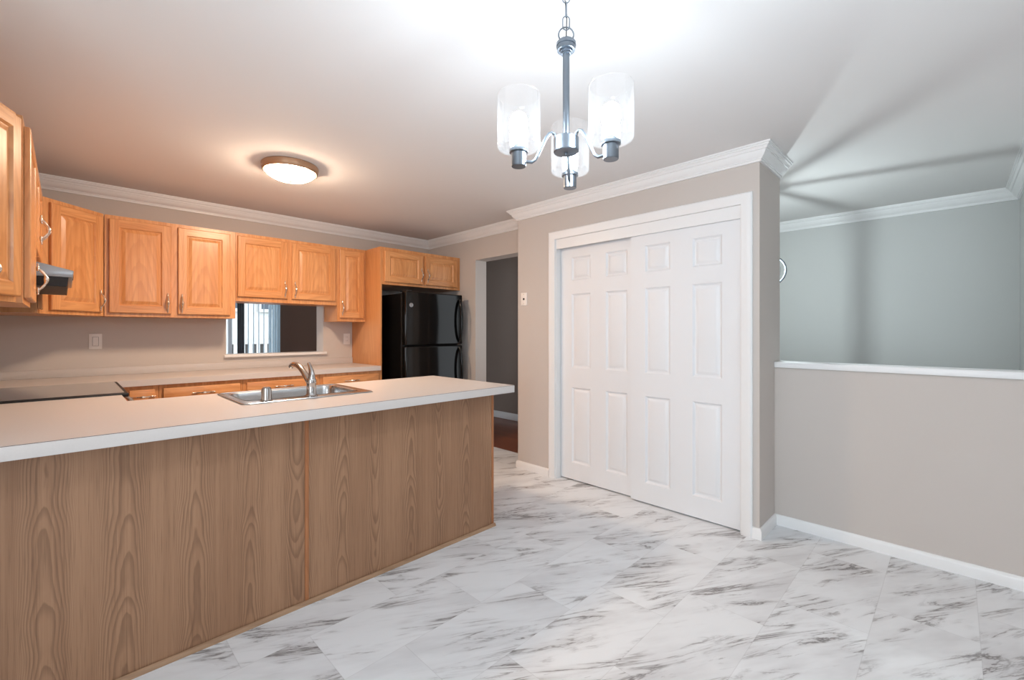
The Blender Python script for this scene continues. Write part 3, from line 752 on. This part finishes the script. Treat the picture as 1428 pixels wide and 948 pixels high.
# ------------------------------------------------------------------ refrigerator
t = thing('refrigerator', 'black glossy refrigerator with two doors beside the hall opening', 'refrigerator', (2.372, 4.58, 0))
FW, FD = 0.712, 0.75      # front at y = 3.83
MB().box(0.0, FW, -0.655, 0.0, 0.02, 1.640, bev=0.006).box(0.03, FW - 0.03, -0.60, -0.05, 0.0, 0.02).build('body', M['black'], t)
ZS = 1.112
MB().box(0.0, FW, -FD, -0.668, ZS + 0.006, 1.656, bev=0.012, seg=3).build('door', M['black'], t)
MB().box(0.0, FW, -FD, -0.668, 0.10, ZS - 0.006, bev=0.012, seg=3).build('door', M['black'], t)
MB().box(0.02, FW - 0.02, -0.70, -0.656, 0.02, 0.095).build('kick_grille', M['blackmat'], t)
MB().box(0.006, FW - 0.006, -0.667, -0.656, 0.11, 1.64).build('gasket', M['dark'], t)
MB().box(0.02, 0.08, -0.73, -0.60, 1.657, 1.672, bev=0.004).build('hinge_cover', M['blackmat'], t)
def fridge_handle(z0, z1):
    n = 14; pts = []
    for i in range(n + 1):
        s = i / n; pts.append((FW - 0.045, -FD - 0.004 - 0.042 * math.sin(PI * s) ** 0.55, z0 + (z1 - z0) * s))
    return MB().tube(pts, 0.011, 12, flat=1.3).build('handle', M['black'], t)
fridge_handle(ZS + 0.03, 1.60); fridge_handle(0.62, ZS - 0.03)
bd = MB().lathe([(0, 0.004), (0.018, 0.004), (0.0205, 0.003), (0.0215, 0.0)], 28, mat=Matrix.Rotation(R(90), 4, 'X')).build('badge', M['badge'], t, loc=(0.060, -FD, 1.520))
bd['label'] = 'round silver emblem on the upper door'
m = MB()           # curled monogram inside a ring
m.tube([(0.0165 * math.cos(a), -0.0043, 0.0165 * math.sin(a)) for a in [2 * PI * k / 24 for k in range(24)]], 0.0008, 6, closed=True)
for ox, fl in ((-0.0048, 1), (0.0052, 1)):
    m.tube([(ox + 0.0055 * math.cos(a) * fl, -0.0043, 0.0085 * math.sin(a) - 0.001 * math.cos(2 * a)) for a in [R(30 + 290 * k / 16) for k in range(17)]], 0.0009, 6)
m.tube([(-0.003, -0.0043, 0.0), (0.003, -0.0043, -0.001), (0.009, -0.0043, 0.003)], 0.0008, 6)
m.build('monogram', M['dark'], bd)

# ------------------------------------------------------------------ outlets and plates
def wall_plate(name, label, cat, loc, rz, kind):
    t = thing(name, label, cat, loc, rz)
    MB().box(-0.037, 0.037, -0.0065, -0.0005, -0.058, 0.058, bev=0.0025).build('plate', M['plate'], t)
    if kind == 'rocker':
        MB().box(-0.0175, 0.0175, -0.0072, -0.0066, -0.034, 0.034).build('frame', M['dark'], t)
        MB().prism([(-0.0073, -0.0325), (-0.0115, -0.0325), (-0.0085, 0.0325), (-0.0073, 0.0325)], -0.016, 0.016, 'x').build('rocker', M['plate'], t)
    elif kind == 'outlet':
        for s in (-1, 1):
            f = MB().box(-0.016, 0.016, -0.0085, -0.0067, s * 0.0195 - 0.0145, s * 0.0195 + 0.0145, bev=0.0008).build('receptacle', M['plate'], t)
            MB().box(-0.0075, -0.0055, -0.0088, -0.0086, s * 0.0195 - 0.003, s * 0.0195 + 0.006).box(0.0055, 0.0075, -0.0088, -0.0086, s * 0.0195 - 0.003, s * 0.0195 + 0.006).build('slots', M['dark'], f)
    else:
        MB().box(-0.010, 0.010, -0.0072, -0.0066, -0.009, 0.009).build('port', M['dark'], t)
        for s in (-1, 1):
            MB().lathe([(0, 0.0015), (0.003, 0.001), (0.0035, 0)], 10, (0, -0.0066, s * 0.042), mat=Matrix.Rotation(R(90), 4, 'X')).build('screw', M['pewter'], t)
    return t
wall_plate('light_switch', 'white rocker switch on the back wall above the left worktop', 'switch', (0.159, YB, 1.179), 0, 'rocker')
wall_plate('wall_outlet', 'white outlet on the back wall beside the refrigerator panel', 'outlet', (2.135, YB, 1.176), 0, 'outlet')
wall_plate('jack_plate', 'small white jack plate with dark port left of the closet doors', 'wall plate', (CX, 2.782, 1.551), R(-90), 'jack')

# ------------------------------------------------------------------ kitchen ceiling light
t = thing('ceiling_light', 'glowing white dome ceiling light with bronze rim over the kitchen', 'ceiling light', (1.07, 3.17, ZC))
MB().lathe([(0, -0.0005), (0.172, -0.0005), (0.176, -0.006), (0.175, -0.024), (0.169, -0.042), (0.163, -0.047), (0.158, -0.046), (0.156, -0.030), (0.0, -0.030)], 48).build('rim', M['copper'], t)
MB().lathe([(0.154, -0.040), (0.150, -0.052), (0.136, -0.067), (0.108, -0.083), (0.070, -0.094), (0.03, -0.099), (0.0, -0.100)], 48).build('glass_dome', M['dome'], t)
MB().lathe([(0, -0.0995), (0.010, -0.1005), (0.011, -0.106), (0.006, -0.112), (0, -0.114)], 16).build('finial', M['copper'], t)

# ------------------------------------------------------------------ chandelier
CK = 0.9067
CHX, CHY = 1.193 * CK, 0.928 * CK
t = thing('chandelier', 'three-arm grey metal chandelier with clear glass shades and lit bulbs', 'chandelier', (CHX, CHY, ZC))
zz = lambda z: (EYE + (z - EYE) * CK) - ZC      # heights and radii below are given for the full-size fitting
MB().lathe([(0, -0.0005), (0.062, -0.0005), (0.064, -0.006), (0.060, -0.018), (0.030, -0.028), (0.012, -0.032), (0.010, -0.040), (0, -0.041)], 32).build('canopy', M['nickel'], t)
def link(zc, turn, hh=0.021, ww=0.0105):
    pts = []
    for k in range(24):
        a = 2 * PI * k / 24; x = ww * math.cos(a); z = (hh - ww) * (1 if math.sin(a) >= 0 else -1) + ww * math.sin(a)
        pts.append((x * math.cos(turn), x * math.sin(turn), z + zc))
    return MB().tube(pts, 0.0019, 8, closed=True)
lz = -0.056
links = int((ZC - (EYE + (2.300 - EYE) * CK) - 0.05) / 0.030) + 1
rc = zz(2.252)
for k in range(links):
    link(-0.052 - k * ((-0.052 - (rc + 0.036)) / max(1, links - 1)), R(-45) if k % 2 else R(45)).build('chain_link', M['nickel'], t)
MB().tube([(0.023 * math.cos(a) * math.cos(R(-45)), 0.023 * math.cos(a) * math.sin(R(-45)), rc + 0.0005 + 0.023 * math.sin(a)) for a in [2 * PI * k / 32 for k in range(32)]], 0.0024, 8, closed=True).build('loop', M['nickel'], t)
MB().tube([(0.002, 0.001, -0.03), (0.003, 0.003, -0.06), (-0.004, 0.002, -0.10), (0.002, -0.001, -0.15), (0.0, 0.0, zz(2.225))], 0.0016, 6).build('cord', M['blackmat'], t)
def cl(prof, seg, c=(0, 0, 0)):
    return MB().lathe([(r * CK, zz(z)) for r, z in prof], seg, (c[0] * CK, c[1] * CK, 0))
cl([(0, 2.232), (0.018, 2.232), (0.026, 2.231), (0.033, 2.224), (0.0335, 2.214), (0.0305, 2.2135), (0.0315, 2.208), (0.030, 2.199), (0.0215, 2.1985), (0.0215, 2.192), (0.017, 2.1915), (0.017, 2.186), (0, 2.185)], 36).build('collar', M['nickel'], t, angle=22)
cl([(0, 2.186), (0.0115, 2.186), (0.0115, 1.900), (0, 1.900)], 24).build('stem', M['nickel'], t)
cl([(0, 1.905), (0.040, 1.905), (0.0425, 1.902), (0.0425, 1.858), (0.040, 1.855), (0.005, 1.8545), (0.005, 1.848), (0.0025, 1.845), (0, 1.845)], 36).build('hub', M['nickel'], t)
AR = 0.169
for k, ang in enumerate((33, 153, -87)):
    ra = Matrix.Rotation(R(ang), 4, 'Z')
    P = [(0.038, 1.900), (0.042, 1.911), (0.052, 1.915), (0.063, 1.910), (0.074, 1.894), (0.088, 1.866), (0.101, 1.837), (0.112, 1.817), (0.124, 1.808), (0.140, 1.808), (0.150, 1.809)]
    a = MB().tube([(r * CK, 0, zz(z)) for r, z in P], 0.0050, 10).xform(ra).build('arm', M['nickel'], t)
    c = ra @ Vector((AR, 0, 0))
    cl([(0, 1.788), (0.0225, 1.788), (0.0240, 1.790), (0.0240, 1.832), (0.0305, 1.834), (0.0310, 1.842), (0.0290, 1.8455), (0, 1.8455)], 28, c).build('socket_cup', M['nickel'], a)
    g = 0.0705
    cl([(0.016, 1.8462), (g - 0.010, 1.8462), (g - 0.003, 1.8485), (g, 1.854), (g, 2.018), (g - 0.001, 2.020), (g - 0.0025, 2.018), (g - 0.0025, 1.855), (g - 0.011, 1.8490), (0.016, 1.8490)], 40, c).build('glass_shade', M['shade'], a)['label'] = 'clear seeded glass cylinder shade'
    cl([(0, 1.8456), (0.0165, 1.8456), (0.0165, 1.858), (0, 1.858)], 18, c).build('lamp_holder', M['nickel'], a)
    cl([(0.0, 1.8585), (0.0155, 1.8585), (0.018, 1.870), (0.0235, 1.890), (0.0285, 1.910), (0.0300, 1.926), (0.0285, 1.942), (0.022, 1.956), (0.012, 1.963), (0.0, 1.965)], 28, c).build('bulb', M['bulb'], a)

# ------------------------------------------------------------------ foyer pendant in the stairwell, mostly behind the closet corner
FPX, FPY = 3.86, 1.055
t = thing('pendant_light', 'caged pendant light in the stairwell, peeking out behind the closet corner', 'pendant light', (FPX, FPY, ZC))
MB().lathe([(0, -0.0005), (0.06, -0.0005), (0.062, -0.010), (0.03, -0.024), (0, -0.026)], 28).build('canopy', M['nickel'], t)
MB().tube([(0, 0, -0.024), (0, 0, -0.50)], 0.005, 8).build('rod', M['nickel'], t)
MB().lathe([(0, -0.495), (0.030, -0.500), (0.034, -0.515), (0.020, -0.530), (0, -0.531)], 24).build('cap', M['nickel'], t)
cz = -0.645
for k in range(6):
    a0 = R(-18 + 60 * k); pts = []
    for i in range(13):
        q = PI * i / 12; rr_ = 0.022 + 0.122 * math.sin(q); pts.append((rr_ * math.cos(a0), rr_ * math.sin(a0), cz + 0.118 * math.cos(q)))
    MB().tube(pts, 0.0078, 8).build('cage_rib', M['nickel'], t)
MB().lathe([(0.028, cz + 0.09), (0.085, cz + 0.07), (0.112, cz + 0.02), (0.112, cz - 0.03), (0.085, cz - 0.075), (0.03, cz - 0.092)], 36).build('glass_globe', M['foyerglass'], t)
MB().lathe([(0, cz - 0.110), (0.026, cz - 0.112), (0.024, cz - 0.126), (0.008, cz - 0.135), (0, cz - 0.146)], 20).build('finial', M['nickel'], t)
MB().lathe([(0, cz + 0.0465), (0.009, cz + 0.046), (0.009, cz + 0.118), (0, cz + 0.119)], 16).build('lamp_holder', M['nickel'], t)
MB().lathe([(0, cz + 0.046), (0.009, cz + 0.045), (0.0105, cz + 0.030), (0.008, cz + 0.016), (0.003, cz + 0.008), (0, cz + 0.006)], 16).build('bulb', M['foyerbulb'], t)

# ------------------------------------------------------------------ what shows through the den window
t = thing('vertical_blind', 'pale vertical blind hanging in the den window beyond the pass-through', 'blind', (WX0, GY - 0.06, 2.16))
MB().box(-0.02, WX1 - WX0 + 0.06, -0.03, 0.03, 0.0, 0.05).build('head_rail', M['slat'], t)
sl = None
def slat(x, ang):
    global sl
    if sl is None:
        m = MB(); pts = [(-0.044, 0.0), (-0.022, -0.004), (0, -0.0055), (0.022, -0.004), (0.044, 0.0)]
        m._add([(a, b_, z) for z in (-2.05, -0.005) for a, b_ in pts] + [(a, b_ + 0.0012, z) for z in (-2.05, -0.005) for a, b_ in pts],
               [(i, i + 1, i + 6, i + 5) for i in range(4)] + [(10 + i, 15 + i, 16 + i, 11 + i) for i in range(4)] + [(0, 10, 11, 1), (1, 11, 12, 2), (2, 12, 13, 3), (3, 13, 14, 4), (5, 6, 16, 15), (6, 7, 17, 16), (7, 8, 18, 17), (8, 9, 19, 18), (0, 5, 15, 10), (4, 14, 19, 9)])
        sl = m.build('slat', M['slat'], t, loc=(x, 0, 0), rz=R(ang))
    else:
        c = copy_child(sl, t, (x, 0, 0)); c.rotation_euler = (0, 0, R(ang))
for x in (0.80, 0.87, 0.94, 1.01, 1.08, 1.15): slat(x, 68)
for x in (1.175, 1.215, 1.255, 1.295): slat(x, 52)
m = MB()       # gathered curtain hanging left of the slats
pts = [(0.014 * k, 0.020 * (1 if k % 2 else -1)) for k in range(8)]
m._add([(a, b_, z) for z in (-2.05, -0.02) for a, b_ in pts], [(i, i + 1, i + 9, i + 8) for i in range(7)])
cu = m.build('curtain', M['curtain'], loc=(1.757, GY - 0.13, 2.16))
sm = cu.modifiers.new('thickness', 'SOLIDIFY'); sm.thickness = 0.003
tag(cu, 'grey curtain gathered beside the blind in the den window', 'curtain')
t = thing('neighbour_house', 'white house seen through the den window', 'house', (2.5, 15.0, -1.0))
MB().box(-7, 12, 0, 4, 0, 8).build('wall', M['siding'], t)
for x in (0.6, 2.2, 4.0):
    f = MB().box(x - 0.5, x + 0.5, -0.06, -0.005, 2.95, 4.2).build('window', M['houseglass'], t)
    MB().cells([x - 0.58, x - 0.5, x - 0.03, x + 0.03, x + 0.5, x + 0.58], [2.86, 2.95, 3.5, 3.56, 4.2, 4.28], lambda a, z, x=x: not ((abs(a - x) < 0.5 and abs(a - x) > 0.03) and (2.95 < z < 3.5 or 3.56 < z < 4.2)), -0.09, -0.062, mpy).build('sash', M['siding'], f)
t = thing('deck_railing', 'white deck railing with dark gaps outside the den window', 'railing', (2.0, 10.4, -1.0))
MB().box(-2, 4, -0.04, 0.04, 2.00, 2.12).build('top_rail', M['siding'], t)
MB().box(-2, 4, -0.03, 0.03, 0.5, 0.6).build('bottom_rail', M['siding'], t)
bal = MB().box(-0.03, 0.03, -0.02, 0.02, 0.6, 2.0).build('baluster', M['deckwood'], t, loc=(-0.6, 0, 0))
for k in range(1, 24): copy_child(bal, t, (-0.6 + 0.14 * k, 0, 0))
MB().box(-1.9, -1.78, -0.05, 0.05, 0.0, 2.0).box(3.8, 3.92, -0.05, 0.05, 0.0, 2.0).build('post', M['siding'], t)
MB().box(-12, 18, 7.7, 30, -1.1, -1.0).build('ground_outside', M['lawn'], struct=True)
